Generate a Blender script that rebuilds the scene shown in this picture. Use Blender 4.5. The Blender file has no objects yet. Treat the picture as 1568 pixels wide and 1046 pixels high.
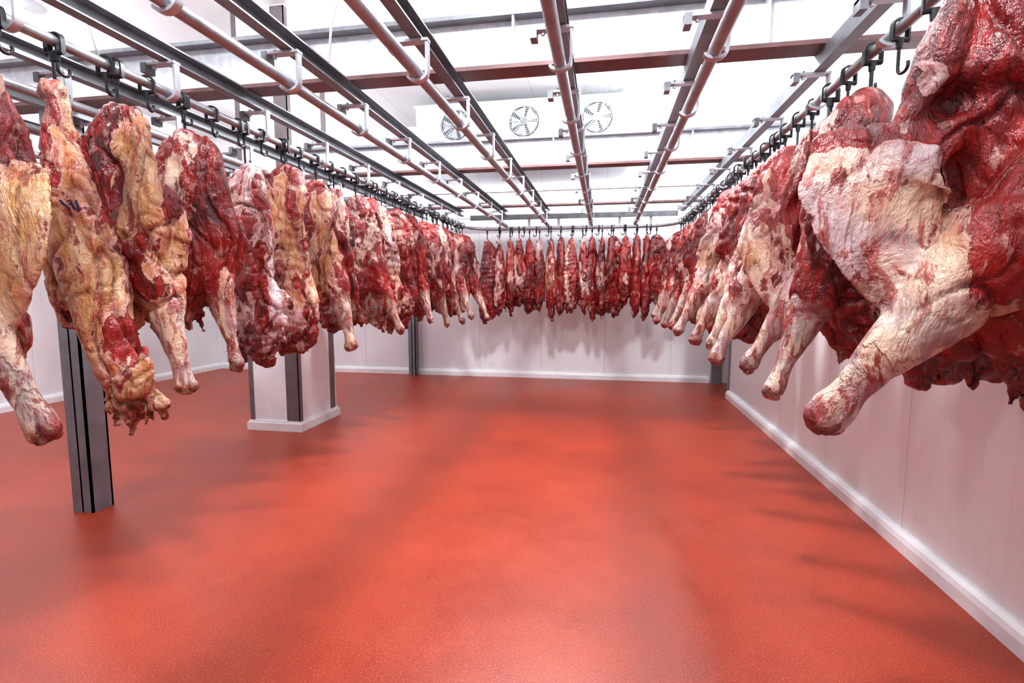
import bpy, bmesh, math, random
from mathutils import Vector, Matrix, noise
import numpy as np

scene = bpy.context.scene
COL = scene.collection
H = 1.6
RZ = 2.6          # rail height
XL, XR = -2.2, 1.1
YB = 8.4
WX0, WX1, WY0, WY1, CZ = -7.8, 1.87, -3.0, 9.3, 4.6

# ---------------------------------------------------------------- materials
def new_mat(name):
    m = bpy.data.materials.new(name); m.use_nodes = True
    nt = m.node_tree
    b = nt.nodes["Principled BSDF"]
    return m, nt, b

class N:
    def __init__(s, nt): s.nt = nt
    def node(s, t, **kw):
        n = s.nt.nodes.new(t)
        for k, v in kw.items(): setattr(n, k, v)
        return n
    def link(s, a, b): s.nt.links.new(a, b)
    def setin(s, sock, v):
        if isinstance(v, bpy.types.NodeSocket): s.link(v, sock)
        else: sock.default_value = v
    def math(s, op, a, b=0.0, c=None, clamp=False):
        n = s.node('ShaderNodeMath', operation=op, use_clamp=clamp)
        s.setin(n.inputs[0], a); s.setin(n.inputs[1], b)
        if c is not None: s.setin(n.inputs[2], c)
        return n.outputs[0]
    def noise(s, vec, scale, detail=4, rough=.55, dist=0.0, out=0):
        n = s.node('ShaderNodeTexNoise')
        if vec is not None: s.link(vec, n.inputs['Vector'])
        n.inputs['Scale'].default_value = scale; n.inputs['Detail'].default_value = detail
        n.inputs['Roughness'].default_value = rough; n.inputs['Distortion'].default_value = dist
        return n.outputs[out]
    def ramp(s, v, lo, hi, a=0.0, b=1.0):
        n = s.node('ShaderNodeMapRange', interpolation_type='SMOOTHSTEP')
        s.setin(n.inputs[0], v)
        n.inputs[1].default_value = lo; n.inputs[2].default_value = hi
        n.inputs[3].default_value = a; n.inputs[4].default_value = b
        return n.outputs[0]
    def mix(s, f, a, b):
        n = s.node('ShaderNodeMix', data_type='RGBA')
        s.setin(n.inputs[0], f)
        for i, v in ((6, a), (7, b)):
            if isinstance(v, tuple): n.inputs[i].default_value = (v[0], v[1], v[2], 1)
            else: s.link(v, n.inputs[i])
        return n.outputs[2]
    def mapping(s, vec, scale=(1,1,1), rot=(0,0,0), loc=(0,0,0)):
        n = s.node('ShaderNodeMapping'); s.link(vec, n.inputs[0])
        n.inputs['Scale'].default_value = scale; n.inputs['Rotation'].default_value = rot
        n.inputs['Location'].default_value = loc
        return n.outputs[0]
    def vmath(s, op, a, b):
        n = s.node('ShaderNodeVectorMath', operation=op)
        for i, v in ((0, a), (1, b)):
            if isinstance(v, tuple): n.inputs[i].default_value = v
            else: s.link(v, n.inputs[i])
        return n.outputs[0]
    def bump(s, h, strength, dist, normal=None):
        n = s.node('ShaderNodeBump'); s.link(h, n.inputs['Height'])
        n.inputs['Strength'].default_value = strength; n.inputs['Distance'].default_value = dist
        if normal is not None: s.link(normal, n.inputs['Normal'])
        return n.outputs[0]

def simple_mat(name, col, rough=.5, metal=0.0, var=.12, scale=6, bump=0.0, spec=.5):
    m, nt, b = new_mat(name); g = N(nt)
    tc = g.node('ShaderNodeTexCoord').outputs['Object']
    n = g.noise(tc, scale, 3, .6)
    f = g.ramp(n, .3, .7)
    c = g.mix(f, tuple(x*(1-var) for x in col), tuple(min(1, x*(1+var)) for x in col))
    g.link(c, b.inputs['Base Color'])
    b.inputs['Roughness'].default_value = rough; b.inputs['Metallic'].default_value = metal
    b.inputs['Specular IOR Level'].default_value = spec
    g.link(g.ramp(n, .25, .75, max(.3, rough-.08), min(1, rough+.08)), b.inputs['Roughness'])
    if bump: g.link(g.bump(g.noise(tc, scale*12, 2), bump, .002), b.inputs['Normal'])
    return m

def meat_mat():
    m, nt, b = new_mat("beef_flesh"); g = N(nt)
    tc = g.node('ShaderNodeTexCoord').outputs['Object']
    oi = g.node('ShaderNodeObjectInfo')
    at = g.node('ShaderNodeAttribute'); at.attribute_name = "flesh"
    sep = g.node('ShaderNodeSeparateColor'); g.link(at.outputs['Color'], sep.inputs[0])
    mus, bone, rag = sep.outputs[0], sep.outputs[1], sep.outputs[2]
    oc = g.node('ShaderNodeSeparateColor'); g.link(oi.outputs['Color'], oc.inputs[0])
    yel, red, mem = oc.outputs[0], oc.outputs[1], oc.outputs[2]
    rnd = g.math('MULTIPLY', oi.outputs['Random'], 37.0)
    cmb = g.node('ShaderNodeCombineXYZ')
    g.link(rnd, cmb.inputs[0]); g.link(rnd, cmb.inputs[2])
    P = g.vmath('ADD', tc, cmb.outputs[0])
    w = g.noise(P, 5.0, 1, .5, out=1)
    w = g.vmath('SUBTRACT', w, (.5,.5,.5))
    w = g.vmath('MULTIPLY', w, (.12,.12,.12))
    W = g.vmath('ADD', P, w)
    big = g.noise(g.mapping(W, (1.2,1.2,.55)), 4.4, 7, .60)
    tone = g.noise(P, 2.6, 2, .5)
    v = g.math('ADD', big, g.math('MULTIPLY', g.math('SUBTRACT', mus, .5), .34))
    v = g.math('ADD', v, g.math('MULTIPLY', g.math('SUBTRACT', red, .5), .40))
    M = g.ramp(v, .490, .518)
    st = g.noise(g.mapping(W, (28,28,3.8), rot=(0,.2,0)), 1.0, 5, .66)
    fine = g.noise(W, 70, 2, .6)
    mid = g.noise(g.mapping(W, (1,1,.5)), 13, 5, .64)
    # fat cover
    yf = g.ramp(g.math('ADD', tone, g.math('MULTIPLY', g.math('SUBTRACT', yel, .5), 1.1)), .36, .70)
    fat = g.mix(yf, (.80,.62,.52), (.57,.27,.08))
    fat = g.mix(g.ramp(mid, .35, .65, 0, .5), fat, (.86,.71,.57))
    mf = g.ramp(g.math('ADD', g.math('SUBTRACT', 1.0, tone), g.math('MULTIPLY', g.math('SUBTRACT', mem, .5), .7)), .48, .60)
    fat = g.mix(g.math('MULTIPLY', mf, .72), fat, (.63,.48,.53))
    pinkz = g.ramp(v, .38, .495)
    fat = g.mix(g.math('MULTIPLY', pinkz, .62), fat, (.52,.09,.06))
    fat = g.mix(g.ramp(st, .53, .62, 0, .78), fat, (.38,.032,.025))
    fat = g.mix(g.ramp(mid, .575, .615, 0, .9), fat, (.22,.009,.009))
    # lean
    mu = g.mix(g.ramp(tone, .35, .65), (.070,.0025,.0035), (.29,.008,.007))
    mu = g.mix(g.ramp(st, .45, .62, 0, .7), mu, (.44,.017,.013))
    mu = g.mix(g.ramp(mid, .60, .64, 0, .55), mu, (.66,.36,.30))
    mu = g.mix(g.ramp(st, .64, .69, 0, .65), mu, (.76,.52,.45))
    c = g.mix(M, fat, mu)
    edge = g.math('SUBTRACT', 1.0, g.math('ABSOLUTE', g.math('MULTIPLY', g.math('SUBTRACT', v, .485), 40.0)), clamp=True)
    c = g.mix(g.math('MULTIPLY', edge, .45), c, (.86,.72,.62))
    bn = g.mix(g.ramp(st, .46, .54), (.78,.62,.47), (.26,.045,.036))
    bn = g.mix(g.ramp(mid, .45, .55, .5, 0), bn, (.54,.51,.53))
    c = g.mix(g.math('MULTIPLY', bone, .82), c, bn)
    rg = g.math('MULTIPLY', rag, g.ramp(mid, .40, .60, 1, .4))  # bloody ragged ends, and painted shade in the creases
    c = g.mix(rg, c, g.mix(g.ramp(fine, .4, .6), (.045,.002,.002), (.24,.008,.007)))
    g.link(c, b.inputs['Base Color'])
    g.link(g.ramp(fine, .3, .7, .29, .36), b.inputs['Roughness'])
    b.inputs['Specular IOR Level'].default_value = .75
    h = g.math('ADD', g.math('MULTIPLY', st, .70), g.math('MULTIPLY', M, -.28))
    h = g.math('ADD', h, g.math('MULTIPLY', mid, .95))
    h = g.math('ADD', h, g.math('MULTIPLY', fine, .20))
    g.link(g.bump(h, 1.0, .020), b.inputs['Normal'])
    return m

def floor_mat():
    m, nt, b = new_mat("red_epoxy_floor"); g = N(nt)
    tc = g.node('ShaderNodeTexCoord').outputs['Object']
    big = g.noise(tc, .9, 4, .6)
    mid = g.noise(tc, 6, 4, .6)
    sp = g.noise(tc, 130, 2, .7)
    c = g.mix(g.ramp(big, .3, .7), (.27,.024,.006), (.355,.036,.010))
    c = g.mix(g.ramp(mid, .35, .75, 0, .4), c, (.385,.050,.018))
    c = g.mix(g.ramp(sp, .52, .70, 0, .55), c, (.64,.18,.10))
    c = g.mix(g.ramp(sp, .30, .46, .42, 0), c, (.18,.010,.005))
    g.link(c, b.inputs['Base Color'])
    r = g.math('ADD', g.ramp(big, .3, .7, .33, .40), g.ramp(mid, .3, .7, 0, .04))
    g.link(r, b.inputs['Roughness'])
    b.inputs['Specular IOR Level'].default_value = .55
    g.link(g.bump(g.math('ADD', sp, g.math('MULTIPLY', mid, .3)), .30, .004), b.inputs['Normal'])
    return m

def wall_mat(name, axis, col=(.83,.825,.85)):
    m, nt, b = new_mat(name); g = N(nt)
    tc = g.node('ShaderNodeTexCoord').outputs['Object']
    s = g.node('ShaderNodeSeparateXYZ'); g.link(tc, s.inputs[0])
    a = s.outputs[axis]
    fr = g.math('FRACT', g.math('DIVIDE', g.math('ADD', a, 50.0), 1.15))
    d = g.math('ABSOLUTE', g.math('SUBTRACT', fr, .5))
    seam = g.ramp(d, .003, .006, 1, 0)
    fr2 = g.math('FRACT', g.math('MULTIPLY', a, 10.0))
    rib = g.ramp(g.math('ABSOLUTE', g.math('SUBTRACT', fr2, .5)), .02, .08, 1, 0)
    n = g.noise(tc, 2.2, 3, .6)
    sm = g.noise(g.mapping(tc, (5,5,.7)), 1.0, 4, .6)
    c = g.mix(g.ramp(n, .3, .7), tuple(x*.95 for x in col), col)
    c = g.mix(g.ramp(sm, .55, .8, 0, .14), c, (.6,.5,.5))
    c = g.mix(g.math('MULTIPLY', seam, .4), c, (.4,.38,.38))
    c = g.mix(g.math('MULTIPLY', rib, .08), c, (.5,.5,.5))
    g.link(c, b.inputs['Base Color'])
    b.inputs['Roughness'].default_value = .38
    h = g.math('MULTIPLY', g.math('ADD', seam, g.math('MULTIPLY', rib, .25)), -1)
    g.link(g.bump(h, .5, .003), b.inputs['Normal'])
    return m

M_MEAT = meat_mat()
M_FLOOR = floor_mat()
M_WX = wall_mat("wall_panel_side", 1)
M_WY = wall_mat("wall_panel_end", 0)
M_CEIL = wall_mat("ceiling_panel", 0, (.88,.89,.90))
M_CURB = simple_mat("white_curb", (.83,.82,.84), .35, 0, .05, 5)
M_GALV = simple_mat("galvanised_steel", (.56,.58,.62), .42, .4, .16, 9, .15)
M_BEAM = simple_mat("galvanised_beam", (.74,.78,.83), .45, .2, .12, 16, .15)
M_DARK = simple_mat("dark_channel_steel", (.22,.225,.245), .45, .4, .2, 8, .1)
M_FLANGE = simple_mat("flange_bounce_tint", (.17,.09,.09), .45, .3, .2, 8, .1)  # galvanised flange; red floor bounce and underside shade put into its colour
M_PIPE = simple_mat("rail_tube_steel", (.36,.36,.385), .34, .5, .15, 10, .08)
M_HOOK = simple_mat("black_hook_steel", (.022,.022,.026), .38, .3, .3, 20)
M_COLM = simple_mat("grey_painted_steel", (.22,.23,.255), .45, .2, .15, 5)
M_WHITE = simple_mat("white_enamel", (.78,.79,.81), .38, 0, .04, 4)
M_BLACK = simple_mat("dark_recess", (.10,.105,.11), .6, 0, .2, 6)
M_PILLAR = simple_mat("white_pillar_panel", (.83,.83,.86), .4, 0, .05, 3)
M_GUARD = simple_mat("brown_corner_guard", (.17,.14,.15), .4, .2, .12, 5)
M_INK = simple_mat("blue_stamp_ink", (.015,.02,.10), .5, 0, .1, 30)
def emit_mat(name, col, s):
    m, nt, b = new_mat(name)
    b.inputs['Base Color'].default_value = (*col, 1)
    b.inputs['Emission Color'].default_value = (*col, 1)
    b.inputs['Emission Strength'].default_value = s
    return m
M_LAMP = emit_mat("lamp_diffuser", (1,1,1), 6)

# ---------------------------------------------------------------- mesh builder
class MB:
    def __init__(s): s.v = []; s.f = []; s.m = []; s.mats = []
    def mat(s, m):
        if m not in s.mats: s.mats.append(m)
        return s.mats.index(m)
    def add(s, vs, fs, m):
        o = len(s.v); s.v += [tuple(x) for x in vs]; i = s.mat(m)
        for f in fs: s.f.append(tuple(o+k for k in f)); s.m.append(i)
    def box(s, x0, x1, y0, y1, z0, z1, m):
        s.add([(x0,y0,z0),(x1,y0,z0),(x1,y1,z0),(x0,y1,z0),(x0,y0,z1),(x1,y0,z1),(x1,y1,z1),(x0,y1,z1)],
              [(0,3,2,1),(4,5,6,7),(0,1,5,4),(1,2,6,5),(2,3,7,6),(3,0,4,7)], m)
    def tube(s, pts, r, m, n=10, closed=False, flat=None):
        pts = [Vector(p) for p in pts]; k = len(pts); vs = []; fs = []
        up = None
        for i, p in enumerate(pts):
            a = pts[i-1] if (i > 0 or closed) else p
            b = pts[(i+1) % k] if (i < k-1 or closed) else p
            t = (b-a).normalized()
            if up is None:
                up = Vector((0,0,1)) if abs(t.z) < .9 else Vector((1,0,0))
            u = (up - up.dot(t)*t)
            if u.length < 1e-4: u = Vector((1,0,0)) - t.x*t
            u.normalize(); up = u; w = t.cross(u)
            rr = r[i] if isinstance(r, (list,tuple)) else r
            ru, rw = (rr, rr) if flat is None else flat
            for j in range(n):
                an = 2*math.pi*j/n + (math.pi/n if n == 4 else 0)
                vs.append(p + u*ru*math.cos(an) + w*rw*math.sin(an))
        segs = k if closed else k-1
        for i in range(segs):
            for j in range(n):
                a = i*n+j; b = i*n+(j+1) % n; c = ((i+1) % k)*n+(j+1) % n; d = ((i+1) % k)*n+j
                fs.append((a,b,c,d))
        if not closed:
            fs.append(tuple(range(n))[::-1]); fs.append(tuple((k-1)*n+j for j in range(n)))
        s.add(vs, fs, m)
    def sections(s, prof, y0, y1, m, axis='y'):
        n = len(prof)
        if axis == 'y': vs = [(a,y0,z) for a,z in prof]+[(a,y1,z) for a,z in prof]
        else: vs = [(y0,a,z) for a,z in prof]+[(y1,a,z) for a,z in prof]
        fs = [(i,(i+1)%n,n+(i+1)%n,n+i) for i in range(n)]+[tuple(range(n))[::-1], tuple(range(n,2*n))]
        s.add(vs, fs, m)
    def disc(s, c, r, m, n=32):
        vs = [(c[0]+r*math.cos(2*math.pi*i/n), c[1], c[2]+r*math.sin(2*math.pi*i/n)) for i in range(n)]
        s.add(vs, [tuple(range(n))], m)
    def mesh(s, name, smooth=False):
        me = bpy.data.meshes.new(name); me.from_pydata(s.v, [], s.f)
        for m in s.mats: me.materials.append(m)
        me.polygons.foreach_set('material_index', s.m)
        bm = bmesh.new(); bm.from_mesh(me); bmesh.ops.recalc_face_normals(bm, faces=bm.faces); bm.to_mesh(me); bm.free()
        if smooth:
            me.polygons.foreach_set('use_smooth', [True]*len(me.polygons))
            me.set_sharp_from_angle(angle=math.radians(40))
        return me
    def obj(s, name, smooth=False, parent=None, bevel=0):
        o = bpy.data.objects.new(name, s.mesh(name, smooth)); COL.objects.link(o)
        if parent: o.parent = parent
        if bevel:
            b = o.modifiers.new('bevel', 'BEVEL'); b.width = bevel; b.segments = 2; b.limit_method = 'ANGLE'
        return o

# ---------------------------------------------------------------- room shell
b = MB(); b.box(WX0-.1, WX1+1.6, WY0-.1, WY1+.1, -.1, 0, M_FLOOR); b.obj("floor")
b = MB(); b.box(WX0-.1, WX1+1.6, WY0-.1, WY1+.1, CZ, CZ+.1, M_CEIL); b.obj("ceiling")
b = MB(); b.box(WX0-.1, WX1+1.6, WY1, WY1+.1, 0, CZ, M_WY); b.obj("wall_back")
b = MB(); b.box(WX0-.1, WX1+.1, WY0-.1, WY0, 0, CZ, M_WY); b.obj("wall_front")
b = MB(); b.box(WX0-.1, WX0, WY0, WY1, 0, CZ, M_WX); b.obj("wall_left")
b = MB()
b.box(WX1, WX1+.1, WY0, 8.0, 0, CZ, M_WX)
b.box(WX1, WX1+.1, 8.0, WY1, 2.3, CZ, M_WX)
b.obj("wall_right")
b = MB(); b.box(WX1+1.5, WX1+1.6, 6.5, WY1, 0, 2.4, M_WX); b.box(WX1+.1, WX1+1.5, 6.4, 6.5, 0, 2.4, M_WY)
b.box(WX1+.1, WX1+1.6, 6.4, WY1, 2.4, 2.5, M_CEIL); b.obj("wall_passage")
def curb(name, axis, at, sgn, a0, a1):
    w, h = .055, .115
    prof = [(at,0),(at+sgn*w,0),(at+sgn*w,h*.62),(at+sgn*w*.8,h*.86),(at+sgn*w*.35,h),(at,h)]
    b = MB(); b.sections(prof, a0, a1, M_CURB, axis); return b.obj(name)
curb("baseboard_right", 'y', WX1, -1, WY0, 8.0)
curb("baseboard_left", 'y', WX0, 1, WY0, WY1)
curb("baseboard_back", 'x', WY1, -1, WX0, WX1-.05)
curb("baseboard_front", 'x', WY0, 1, WX0, WX1)
b = MB()
b.box(WX1-.02, WX1+.12, 8.0, 8.08, 0, 2.3, M_COLM); b.box(WX1-.02, WX1+.12, 9.18, 9.26, 0, 2.3, M_COLM)
b.box(WX1-.02, WX1+.12, 8.0, 9.26, 2.22, 2.3, M_COLM); b.obj("door_1")

# ---------------------------------------------------------------- pillar & columns
px0, px1, py0, py1 = -4.0, -3.38, 5.2, 6.0
b = MB()
b.box(px0, px1, py0, py1, 0, CZ, M_PILLAR)
for (x0,x1,y0,y1) in ((px1-.16,px1+.004,py0-.006,py0+.02),(px1-.02,px1+.006,py1-.14,py1-.03),(px1-.01,px1+.006,py0-.006,py0+.05),(px0-.006,px0+.05,py0-.006,py0+.03)):
    b.box(x0,x1,y0,y1,.1,CZ-.01,M_GUARD)
k = .035
b.box(px0-k,px1+k,py0-k,py1+k,0,.09,M_CURB); b.box(px0-k*.5,px1+k*.5,py0-k*.5,py1+k*.5,.09,.115,M_CURB)
b.obj("white_pillar")

def hcol(name, x, y, w, d, top, m):
    b = MB(); t = .014
    b.box(x-w/2, x+w/2, y-d/2, y-d/2+t, 0, top, m)
    b.box(x-w/2, x+w/2, y+d/2-t, y+d/2, 0, top, m)
    b.box(x-t/2, x+t/2, y-d/2, y+d/2, 0, top, m)
    b.box(x+w/2-t, x+w/2, y-d/2, y+d/2, 0, top, m)
    b.obj(name)
hcol("steel_column", -3.69, 3.05, .17, .16, 2.83, M_COLM)
hcol("steel_column", -3.55, 9.19, .14, .14, 2.83, M_COLM)
hcol("steel_column", -6.6, 9.19, .16, .14, 2.83, M_COLM)
hcol("steel_column", -6.4, 3.02, .15, .17, 2.83, M_COLM)

# ---------------------------------------------------------------- beams
def ibeam(y, z0=2.83, h=.30, w=.15):
    t, tf = .012, .022
    b = MB()
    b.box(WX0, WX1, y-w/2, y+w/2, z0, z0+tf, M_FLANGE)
    b.box(WX0, WX1, y-w/2, y+w/2, z0+h-tf, z0+h, M_DARK)  # top flange shading put into a darker steel colour
    b.box(WX0, WX1, y-t/2, y+t/2, z0+tf, z0+h-tf, M_BEAM)
    for x in (-6.2,-4.2,-1.85,-.52,.8):
        b.box(x-.006, x+.006, y-w/2+.005, y+w/2-.005, z0+tf, z0+h-tf, M_BEAM)
    return b.obj("steel_ceiling_beam")
BEAMS = [-1.6, .7, 3.0, 5.3, 7.6]
for y in BEAMS: ibeam(y)

# ---------------------------------------------------------------- rails
RX = [-4.16, -3.51, -2.86, XL, -1.52, -.87, -.21, .44, XR]
def rail(x, y0, y1, hooked):
    b = MB()
    if not hooked:
        b.tube([(x,y0,RZ),(x,y1,RZ)], .027, M_PIPE, 14)
    z0, z1 = 2.75, 2.83
    w = .06; t = .007; cx = x
    b.sections([(cx-w/2,z0),(cx+w/2,z0),(cx+w/2,z0+t),(cx-w/2+t,z0+t),(cx-w/2+t,z1-t),(cx+w/2,z1-t),(cx+w/2,z1),(cx-w/2,z1)], y0, y1, M_DARK)
    y = y0+.28
    while y < y1:
        b.box(x-.13, x+.058, y-.022, y+.022, z0-.014, z0-.002, M_GALV)
        b.box(x-.13, x-.10, y-.03, y+.03, z0-.05, z0-.002, M_DARK)
        pts = [(x+.05, y, z0-.002),(x+.05, y, RZ+.02)]
        for i in range(1, 8):
            a = -math.radians(i*22)
            pts.append((x+.05*math.cos(a), y, RZ+.005+.038*math.sin(a)))
        b.tube(pts, .01, M_GALV, 4, flat=(.0085,.024))
        b.tube([(x-.075,y,z0-.03),(x-.075,y,z0+.012)], .009, M_GALV, 6)
        y += .72
    return b.obj("overhead_rail", smooth=True)
for x in RX:
    hk = x in (XL, XR)
    rail(x, WY0+.05, 8.02 if not hk else 7.9, hk)

def rail_path():
    p = [Vector((XL, WY0+.05, RZ)), Vector((XL, YB-.5, RZ))]
    for i in range(1, 9):
        a = math.pi - i*math.pi/16
        p.append(Vector((XL+.5+.5*math.cos(a), YB-.5+.5*math.sin(a), RZ)))
    for i in range(0, 9):
        a = math.pi/2 - i*math.pi/16
        p.append(Vector((XR-.5+.5*math.cos(a), YB-.5+.5*math.sin(a), RZ)))
    p.append(Vector((XR, WY0+.05, RZ)))
    return p
b = MB(); b.tube(rail_path(), .022, M_PIPE, 14)
for i in range(6):
    x = -1.7+i*.48
    b.box(x-.02, x+.02, YB-.006, YB+.006, RZ+.01, 2.755, M_GALV)
b.box(XL, XR, YB-.03, YB+.03, 2.755, 2.83, M_DARK)
b.obj("curved_hanging_rail", smooth=True)
for y in (6.5, 8.75):
    b = MB(); b.box(WX0, WX1, y-.03, y+.03, 2.835, 2.92, M_BEAM); b.obj("steel_cross_member")

for pts in ([(-1.15,2.3,3.3),(-1.22,2.35,3.05),(-1.30,2.38,2.85),(-1.33,2.4,2.7)],
            [(-2.45,2.1,3.4),(-2.42,2.12,3.0),(-2.35,2.15,2.66)]):
    b = MB(); p = [Vector((pts[0][0], pts[0][1], CZ))]+[Vector(q) for q in pts]
    b.tube(p, .006, M_GALV, 8); b.obj("hanging_cable", smooth=True)

# ---------------------------------------------------------------- evaporator
emp = bpy.data.objects.new("evaporator_cooling_unit", None); COL.objects.link(emp)
emp.location = (-1.17, 8.3, 4.15)
def eo(b, n, **k):
    o = b.obj(n, parent=emp, **k); o.matrix_parent_inverse = Matrix.Translation(-emp.location); return o
b = MB(); b.box(-2.95,.58,7.92,8.75,3.80,4.45,M_WHITE); eo(b,"casing",bevel=.02)
b = MB(); b.sections([(7.94,3.79),(8.7,3.79),(8.6,3.70),(8.05,3.70)], -2.9,.54,M_GALV,'x'); eo(b,"drip_tray")
b = MB()
for x in (-2.6,.25): b.box(x-.02,x+.02,8.1,8.14,4.44,CZ,M_GALV); b.box(x-.02,x+.02,8.5,8.54,4.44,CZ,M_GALV)
b.box(-2.97,.60,7.905,7.93,4.41,4.46,M_WHITE)
eo(b,"mounting_feet")
for i, fx in enumerate((-2.3,-1.23,-.15)):
    FZ = 4.13; R = .24
    b = MB()
    def ring(r, y, t, m, nn=40):
        b.tube([(fx+r*math.cos(2*math.pi*k/nn), y, FZ+r*math.sin(2*math.pi*k/nn)) for k in range(nn)], t, m, 6, closed=True)
    b.disc((fx,7.915,FZ), R, M_BLACK)
    ring(R, 7.90, .016, M_GALV)
    for r in (.06,.09,.12,.15,.18,.21): ring(r, 7.865, .0035, M_GALV)
    for k in range(8):
        a = k*math.pi/4
        b.tube([(fx+.05*math.cos(a),7.862,FZ+.05*math.sin(a)),(fx+R*math.cos(a),7.885,FZ+R*math.sin(a))], .005, M_GALV, 5)
    b.tube([(fx,7.86,FZ),(fx,7.905,FZ)], .055, M_DARK, 16)
    for k in range(5):
        a = k*2*math.pi/5+.3; a2 = a+.85
        vs = [(fx+.05*math.cos(a),7.90,FZ+.05*math.sin(a)),(fx+.215*math.cos(a-.1),7.905,FZ+.215*math.sin(a-.1)),
              (fx+.215*math.cos(a2),7.88,FZ+.215*math.sin(a2)),(fx+.05*math.cos(a2),7.885,FZ+.05*math.sin(a2))]
        b.add(vs, [(0,1,2,3)], M_GALV)
    eo(b, "fan_%d" % (i+1), smooth=True)

# ---------------------------------------------------------------- lamps
def lamp(x, y, power):
    e = bpy.data.objects.new("round_ceiling_lamp", None); COL.objects.link(e); e.location = (x,y,CZ)
    b = MB(); n = 40
    b.tube([(0,0,0),(0,0,-.03)], .06, M_WHITE, n)
    b.tube([(0,0,-.03),(0,0,-.12)], .008, M_WHITE, 8)
    b.tube([(0,0,-.11),(0,0,-.13),(0,0,-.15)], [.12,.19,.19], M_WHITE, n)
    b.tube([(0,0,-.15),(0,0,-.175),(0,0,-.19)], [.175,.16,.10], M_LAMP, n)
    b.obj("lamp_body", smooth=True, parent=e)
    L = bpy.data.lights.new("lamp_light", 'POINT'); L.shadow_soft_size = .16; L.energy = power
    L.color = (.93,.975,1)
    o = bpy.data.objects.new("lamp_light", L); COL.objects.link(o); o.parent = e; o.location = (0,0,-.38)
LP = 345
for (x,y,p) in ((-.5,.5,.95),(-.5,4.6,1.6),(-3.7,2.4,.45),(-6.1,4.7,.27),(1.15,7.2,.34),(-5.0,7.6,.26)):  # rear pair unseen, added to brighten back wall and ceiling
    lamp(x, y, LP*p)

w = bpy.data.worlds.new("World"); scene.world = w; w.use_nodes = True
w.node_tree.nodes['Background'].inputs[0].default_value = (.8,.85,.95,1)
w.node_tree.nodes['Background'].inputs[1].default_value = .3

# ---------------------------------------------------------------- beef quarters
X3 = Vector((1,0,0))
def loft(vs, fs, secs, n=22):
    P = [Vector(s[:3]) for s in secs]; k = len(P); o = len(vs)
    for i, s in enumerate(secs):
        a = P[max(0,i-1)]; c = P[min(k-1,i+1)]; t = (c-a).normalized()
        u = (X3 - X3.dot(t)*t).normalized(); v = t.cross(u)
        rx, ry, bd = s[3], s[4], (s[5] if len(s) > 5 else 0)
        for j in range(n):
            an = 2*math.pi*j/n; cx = math.cos(an)
            vs.append(P[i] + u*rx*cx + v*(ry*math.sin(an) + bd*cx*cx))
    for i in range(k-1):
        for j in range(n):
            fs.append((o+i*n+j, o+i*n+(j+1)%n, o+(i+1)*n+(j+1)%n, o+(i+1)*n+j))
    fs.append(tuple(o+j for j in range(n))[::-1]); fs.append(tuple(o+(k-1)*n+j for j in range(n)))

def fbm(p, o=4):
    return noise.fractal(p, 1.0, 2.0, o, noise_basis='PERLIN_ORIGINAL')

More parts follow.
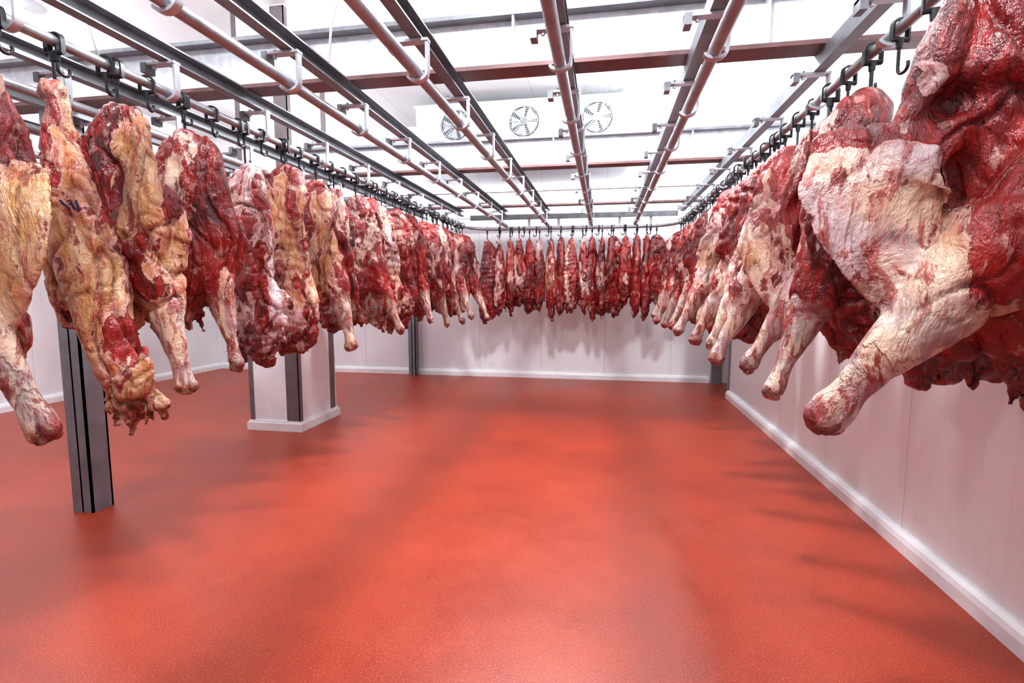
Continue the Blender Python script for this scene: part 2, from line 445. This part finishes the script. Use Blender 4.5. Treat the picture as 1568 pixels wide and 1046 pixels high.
def quarter(kind, seed, vox=.014, lean=1.0, ribs=0.0, patch=None):
    rnd = random.Random(seed); J = lambda a: rnd.uniform(-a, a)
    vs, fs = [], []
    leg = None; rib = None; ragz = -1.2
    if kind == 'A':      # shoulder with hanging shank
        wv = 1+J(.12)
        S = [(0,0,-.07,.035,.03),(.0,0,-.12,.12*wv,.05,.01),(.02,0,-.22,.175*wv,.075,.05),(.03+J(.02),0,-.42,.205*wv,.095,.06),
             (.03,0,-.64,.225*wv,.115,.05),(.01,0,-.84,.19*wv,.12,.03),(-.03,0,-.97,.13,.11,0),(-.06,0,-1.08,.08,.075,0),(-.07,0,-1.15,.035,.035,0)]
        loft(vs, fs, S)
        lx = J(.04); ly = J(.05); q = lean
        leg = [(.06,0,-.55,.13,.12),(.06+.08*q,0,-.72,.14,.13),(.06+.13*q+lx*.4,ly*.4,-.88,.115,.105),(.06+.19*q+lx*.6,ly*.6,-1.02,.085,.078),(.06+.24*q+lx,ly*.8,-1.15,.058,.053),
               (.06+.29*q+lx,ly,-1.25,.037,.036),(.06+.315*q+lx,ly,-1.31,.036,.034),(.06+.335*q+lx,ly,-1.36,.046,.04),(.06+.35*q+lx,ly,-1.40,.042,.036),(.06+.36*q+lx,ly,-1.425,.022,.02)]
        loft(vs, fs, leg)
        loft(vs, fs, [(.14,.03,-.42,.05,.03),(.20,.05,-.55,.08,.032),(.23,.06,-.68,.08,.026),(.21,.07,-.80,.05,.022),(.19,.07,-.86,.02,.015)])
        ragz = -1.02
    elif kind == 'B':    # rib & neck
        wv = 1+J(.15)
        S = [(0,0,-.06,.03,.025),(0,0,-.12,.10,.045,.02),(J(.02),0,-.24,.15*wv,.07,.05),(J(.02),0,-.45,.165*wv,.085,.07),(J(.02),0,-.7,.155*wv,.10,.06),
             (.02,0,-.9,.14,.11,.03),(.04,0,-1.06,.135,.115,0),(.05,0,-1.2,.12,.10,0),(.06,0,-1.3,.085,.075,0),(.07,0,-1.36,.035,.03,0)]
        loft(vs, fs, S)
        loft(vs, fs, [(.12,-.03,-.75,.05,.04),(.15,-.02,-.95,.07,.06),(.15,-.01,-1.1,.05,.05),(.14,0,-1.18,.02,.02)])
        loft(vs, fs, [(-.1,.03,-.95,.05,.05),(-.12,.02,-1.12,.06,.06),(-.1,.0,-1.27,.045,.045),(-.08,0,-1.33,.02,.02)])
        rib = (-.95,-.3); ragz = -1.13
    elif kind == 'C':    # long, narrow shank on top
        S = [(-.02,0,-.02,.03,.03),(-.01,0,-.07,.058,.05),(0,0,-.13,.050,.048),(0,0,-.25,.056,.054),(.02,0,-.4,.08,.075),(.04,0,-.58,.108,.10),
             (.07,0,-.76,.12,.12),(.10,0,-.95,.115,.11),(.13,0,-1.12,.10,.095),(.17,0,-1.27,.09,.08),(.20,0,-1.4,.08,.07),(.23,0,-1.5,.045,.04)]
        loft(vs, fs, S)
        loft(vs, fs, [(-.05,.04,-.5,.05,.05),(-.07,.05,-.75,.085,.08),(-.07,.05,-.95,.08,.07),(-.06,.05,-1.08,.04,.04)])
        loft(vs, fs, [(.10,0,-1.0,.055,.05),(.17,-.02,-1.15,.055,.05),(.23,-.02,-1.3,.045,.04),(.28,-.02,-1.42,.03,.03)])
        ragz = -1.34
    elif kind == 'D':    # wide shoulder, brisket plate, heavy forearm
        S = [(-.05,0,-.02,.05,.04),(-.04,0,-.08,.12,.06,.02),(-.03,0,-.22,.18,.10,.05),(.0,0,-.40,.21,.12,.06),(.0,-.02,-.58,.225,.115,.05),
             (-.04,-.02,-.76,.22,.13,.03),(-.08,0,-.94,.20,.15,0),(-.14,0,-1.1,.16,.13,0),(-.18,0,-1.22,.11,.10,0),(-.19,0,-1.32,.05,.05,0)]
        loft(vs, fs, S)
        loft(vs, fs, [(.10,.04,-.52,.05,.05),(.20,.07,-.585,.10,.06),(.28,.10,-.63,.16,.05),(.335,.12,-.665,.19,.034),(.345,.13,-.70,.19,.024),
                      (.33,.14,-.80,.165,.020),(.30,.14,-.90,.13,.020),(.27,.13,-.99,.09,.022),(.24,.12,-1.06,.05,.02)])
        loft(vs, fs, [(.10,.0,-.10,.03,.03),(.15,.02,-.22,.055,.045),(.19,.03,-.36,.06,.05),(.23,.05,-.48,.05,.045),(.28,.08,-.58,.04,.035),(.33,.11,-.66,.03,.02)])
        leg = [(-.24,.10,-.56,.17,.15),(-.12,.14,-.70,.20,.17),(.02,.17,-.86,.17,.155),(.15,.17,-1.00,.122,.115),(.26,.16,-1.13,.082,.076),
               (.33,.15,-1.22,.055,.05),(.375,.15,-1.29,.047,.044),(.41,.15,-1.345,.06,.052),(.435,.15,-1.385,.057,.05),(.45,.15,-1.415,.03,.03)]
        loft(vs, fs, leg)
        loft(vs, fs, [(.02,-.04,-.9,.09,.08),(.07,-.05,-1.05,.09,.08),(.10,-.05,-1.14,.06,.06),(.11,-.05,-1.18,.03,.03)])
        ragz = -1.18
    elif kind == 'E':    # slim flank piece for the far row
        wv = 1+J(.2)
        S = [(0,0,-.05,.025,.02),(0,0,-.12,.055,.04),(J(.01),0,-.28,.085*wv,.06,.02),(J(.03),0,-.5,.12*wv,.08,.03),(J(.03),0,-.75,.13*wv,.095,.03),
             (J(.03),0,-.98,.12,.09),(J(.03),0,-1.15,.085,.07),(J(.03),0,-1.28,.05,.045),(0,0,-1.34,.02,.02)]
        loft(vs, fs, S)
        sx = rnd.choice((-1,1))
        loft(vs, fs, [(sx*.05,0,-.5,.06,.05),(sx*.1,.02,-.7,.07,.06),(sx*.13,.03,-.9,.05,.05),(sx*.15,.03,-1.1,.035,.03),(sx*.16,.03,-1.2,.03,.03)])
        ragz = -1.1
    bl = [v for v in vs if v.z < ragz+.12] if kind not in ('A','D') else [v for v in vs if ragz-.3 < v.z < ragz+.1 and v.x < .12]
    for i in range(13 if kind != 'E' else 7):
        c = rnd.choice(bl); L = rnd.uniform(.02,.055); r = rnd.uniform(.020,.034)
        dx, dy = J(.02), J(.02)
        loft(vs, fs, [(c.x,c.y,c.z+.04,r,r),(c.x+dx*.5,c.y+dy*.5,c.z-L*.4,r*.9,r*.8),(c.x+dx,c.y+dy,c.z-L,r*.6,r*.5)], 8)
    allv = [v.copy() for v in vs if v.z < -.2]
    for i in range(14 if kind != 'E' else 5):
        c = rnd.choice(allv); r = rnd.uniform(.02,.05); L = rnd.uniform(.12,.30)
        if leg and c.z < -1.0 and c.x > .12: continue
        if kind == 'D' and c.x > .15: continue
        loft(vs, fs, [(c.x,c.y,c.z+L/2,r*.2,r*.2),(c.x+J(.01),c.y,c.z,r,r*.45),(c.x+J(.03),c.y,max(c.z-L/2, ragz-.2),r*.3,r*.2)], 8)
    me = bpy.data.meshes.new("tmp"); me.from_pydata([tuple(v) for v in vs], [], fs)
    bm = bmesh.new(); bm.from_mesh(me); bmesh.ops.recalc_face_normals(bm, faces=bm.faces); bm.to_mesh(me); bm.free()
    ob = bpy.data.objects.new("tmp", me); COL.objects.link(ob)
    md = ob.modifiers.new('r', 'REMESH'); md.mode = 'VOXEL'; md.voxel_size = vox; md.adaptivity = 0
    sm = ob.modifiers.new('s', 'SMOOTH'); sm.factor = .5; sm.iterations = 3
    dg = bpy.context.evaluated_depsgraph_get(); dg.update()
    res = bpy.data.meshes.new_from_object(ob.evaluated_get(dg))
    bpy.data.objects.remove(ob); bpy.data.meshes.remove(me)
    off = Vector((rnd.uniform(0,50), rnd.uniform(0,50), rnd.uniform(0,50)))
    nv = len(res.vertices); cols = np.zeros((nv,4), dtype=np.float32); cols[:,3] = 1
    newco = []
    legp = [Vector(l[:3]) for l in leg[4:]] if leg else []
    for i, v in enumerate(res.vertices):
        p = v.co; q = p+off; z = p.z
        warp = noise.noise_vector(q*3.0)*.10
        qs = Vector((q.x, q.y, q.z*.42))+warp
        n1 = fbm(qs*4.0, 3)
        n2 = noise.noise(qs*6.0)
        n2b = noise.noise((qs+warp)*11+Vector((5,5,5)))
        n3 = noise.noise(q*17); n4 = noise.noise(q*38)
        groove = max(0, 1-abs(n2)*8.0)**2 + .5*max(0, 1-abs(n2b)*8.0)**2
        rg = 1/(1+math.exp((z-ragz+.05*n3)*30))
        bn = 0
        if legp:
            d = min((p-l).length for l in legp)
            bn = max(0, min(1, (.20-d)/.10))
            if p.x > .1: rg *= (1-bn)
            tip = (p-legp[-1]).length
            if tip < .075: rg = max(rg, min(1, (.075-tip)/.03)*.9); bn *= .4
        if kind == 'C' and z > -.22: bn = .4
        amp = 1-.78*bn
        mus = .5+.45*n1+.1*n3
        ex = 0
        if kind == 'D':
            pl = max(0, min(1, (p.x-.17)/.04))*max(0, min(1, (-.58-z)/.03))*max(0, min(1, (z+1.04)/.05))
            amp *= (1-.65*pl); mus -= .38*pl
            dd = math.hypot((p.x-.08)/.16, (z+.60)/.17)
            if p.y > .0:
                cv = max(0, min(1, (1.25-dd)/.4))*(1-pl)*max(0,min(1,(z+.80)/.05)); mus += .8*cv; ex = -.035*cv
        if patch:
            dd = math.hypot((p.x-patch[0])/patch[2], (z-patch[1])/patch[3]) + .4*n2
            cv = max(0, min(1, (1.15-dd)/.3)); mus = mus*(1-cv)+cv*1.05; ex -= .006*cv
        d = (.032*n1 - .021*groove + .005*n3 + .002*n4)*amp + rg*(.017*n3 + .010*n4) + ex
        if rib and ribs and rib[0] < z < rib[1]:
            k = min(1, (z-rib[0])/.1, (rib[1]-z)/.1)*ribs
            s = math.sin((z+.22*p.x+.03*n2)*2*math.pi/.075)
            d += .006*s*k; mus += -.08*s*k
        cols[i,0] = max(0, min(1, mus)); cols[i,1] = bn*(.8+.4*n2); cols[i,2] = max(0, min(1, max(rg, groove*.75*(1-.6*bn))))  # blue channel: ragged ends plus crease shade painted dark
        newco.append(p + v.normal*d)
    for v, c in zip(res.vertices, newco): v.co = c
    at = res.color_attributes.new("flesh", 'FLOAT_COLOR', 'POINT')
    at.data.foreach_set('color', np.clip(cols,0,1).ravel())
    res.polygons.foreach_set('use_smooth', [True]*len(res.polygons))
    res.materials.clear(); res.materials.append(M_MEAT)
    res.name = "beef_quarter_mesh"
    return res
def mirror_y(me):
    for v in me.vertices: v.co.y = -v.co.y
    me.flip_normals(); return me

def hook_mesh(L):
    b = MB()
    pts = [(-.032,0,-.045)]
    for i in range(0, 9):
        a = math.pi - i*math.pi/8
        pts.append((.032*math.cos(a), 0, .006+.026*math.sin(a)))
    pts.append((.032,0,-.045))
    b.tube(pts, .006, M_HOOK, 4, flat=(.006,.013))
    b.tube([(-.036,0,-.042),(.036,0,-.042)], .010, M_HOOK, 8)
    b.tube([(0,0,-.04),(0,0,-.075)], [.014,.011], M_HOOK, 8)
    p = [(0,0,-.07),(0,0,L)]
    for i in range(1, 9):
        a = math.pi + i*math.pi*1.15/8
        p.append((0, .024+.024*math.cos(a), L+.024*math.sin(a)))
    b.tube(p, .0065, M_HOOK, 8)
    return b.mesh("meat_hook", True)
HM = hook_mesh(-.20); HE = hook_mesh(-.15); HS = hook_mesh(-.10)

variants = {
 'A': [quarter('A', s, .015, l) for s, l in ((11,.9),(12,.6),(13,1.0))],
 'B': [quarter('B', s, .015, ribs=r) for s, r in ((21,0),(22,.7),(23,0))],
 'E': [quarter('E', s, .016) for s in (31,32,33,34)],
}
R = random.Random(7)
DZ = -.09
def place(me, x, y, yaw, col, sc=(1,1,1), dz=DZ, tilt=0.0):
    o = bpy.data.objects.new("hanging_beef_quarter", me); COL.objects.link(o)
    o.location = (x,y,RZ+dz); o.rotation_euler = (tilt,0,math.radians(yaw)); o.scale = sc
    o.color = (*col, 1)
    h = bpy.data.objects.new("hook", HM); COL.objects.link(h); h.parent = o
    h.matrix_parent_inverse = o.matrix_basis.inverted()
    h.location = (x, y, RZ); h.rotation_euler = (0,0,R.uniform(-.15,.15)+ (math.pi/2 if abs(y-YB)<.2 else 0))
    return o
def stamp(o, X, Z, n, gap, hh):
    """ink marks rolled on to the fat surface of a quarter"""
    inv = o.matrix_basis.inverted(); b = MB()
    for k in range(n):
        pts = []
        for t in range(6):
            src = Vector((X+k*gap+.003*t*(1 if n == 3 else (-1)**t*2), 0.2, Z-hh*t/5))
            lo = inv @ src; ld = (inv.to_3x3() @ Vector((0,1,0))).normalized()
            hit, loc, nor, _ = o.ray_cast(lo, ld)
            if hit: pts.append(loc + nor*.0005)
        if len(pts) > 2: b.tube(pts, .0045, M_INK, 6)
    if b.v:
        s = b.obj("ink_stamp", parent=o)
# colours: (yellowness, redness, membrane)
place(mirror_y(quarter('D',101,.010)), XL+.07, 1.42, 2, (.99,.46,.05), (.86,.8,1.0), -.07)
L1 = place(quarter('C',102,.010), XL-.02, 1.82, 10, (.85,.38,.30), (1.0,1,.97), -.12)
L2 = place(quarter('A',103,.010,.55,patch=(-.02,-.50,.12,.24)), XL+.02, 2.06, -8, (.92,.36,.10), (1.0,1,.98))
place(quarter('A',104,.010,.45), XL, 2.46, 20, (.45,.68,.40), (.85,1,.95))
place(quarter('B',105,.010), XL, 2.92, -8, (.25,.46,.90), (1.15,1,.96), -.14)
place(quarter('B',106,.010,ribs=.5), XL+.02, 3.30, 10, (.60,.46,.35), (.95,1,.99))
place(quarter('A',107,.012,.6), XL, 3.72, -15, (.60,.58,.40), (.95,1,.96))
y = 4.05; i = 0
while y < 7.95:
    k = R.choice('ABA' if i % 2 else 'BAB')
    place(R.choice(variants[k]), XL+R.uniform(-.04,.04), y, R.uniform(-35,35), (R.uniform(.3,.6),R.uniform(.54,.74),R.uniform(.3,.6)),
          (R.uniform(.88,1.05),R.uniform(.9,1.1),R.uniform(.9,.98)))
    y += R.uniform(.25,.33); i += 1
# --- right row
place(quarter('B',200,.012), XR+.14, 1.18, 190, (.50,.60,.50), (1.2,1.2,1.0))
place(quarter('D',201,.0095), XR+.02, 1.72, 172, (.38,.56,.64), (1.05,1.05,1.0), 0)
place(quarter('B',202,.012), XR+.16, 2.15, 170, (.70,.68,.35), (1.0,1.1,.94))
place(quarter('A',203,.011,.8), XR, 2.50, 195, (.40,.62,.50), (1.0,1.05,.98))
place(quarter('D',204,.012), XR+.02, 2.95, 170, (.38,.64,.50), (.8,.95,.95))
place(quarter('A',205,.012,1.0), XR, 3.35, 190, (.40,.60,.50), (1.05,1.05,.95))
y = 3.72; i = 0
while y < 7.95:
    k = 'A' if i % 3 != 2 else 'B'
    place(R.choice(variants[k]), XR+R.uniform(-.04,.04), y, 180+R.uniform(-30,30), (R.uniform(.25,.55),R.uniform(.55,.74),R.uniform(.3,.6)),
          (R.uniform(.95,1.12),R.uniform(.9,1.1),R.uniform(.9,.98)))
    y += R.uniform(.27,.35); i += 1
# --- back row
x = XL+.28; i = 0
while x < XR-.2:
    place(R.choice(variants['E' if i % 4 else 'B']), x, YB+R.uniform(-.03,.03), R.uniform(0,360), (R.uniform(.25,.5),R.uniform(.62,.86),R.uniform(.4,.6)),
          (R.uniform(.9,1.15),R.uniform(.9,1.15),R.uniform(.84,1.05)))
    x += R.uniform(.15,.21); i += 1
bpy.context.view_layer.update()
stamp(L1, -2.145, 1.96, 3, .02, .036)
stamp(L2, -2.25, 1.64, 2, .03, .03)

def spare(me, x, y, rot):
    o = bpy.data.objects.new("meat_hook", me); COL.objects.link(o); o.location = (x,y,RZ); o.rotation_euler = (0,0,rot)
y = 1.1
while y < 7.8:
    spare(HS, XL, y+.09, R.uniform(-.3,.3)); spare(HE, XR, y+.15, math.pi+R.uniform(-.3,.3)); y += .21
x = XL+.5
while x < XR-.4:
    spare(HS, x, YB, math.pi/2+R.uniform(-.3,.3)); x += .2

# ---------------------------------------------------------------- camera
cd = bpy.data.cameras.new("camera"); cam = bpy.data.objects.new("camera", cd); COL.objects.link(cam)
cd.lens = 18; cd.sensor_width = 36; cd.clip_start = .05
cam.location = (0,0,H); cam.rotation_euler = (math.radians(90-5.68), 0, math.radians(10.15))
scene.camera = cam
scene.view_settings.view_transform = 'Standard'
scene.view_settings.exposure = 0.06
scene.view_settings.gamma = 0.90
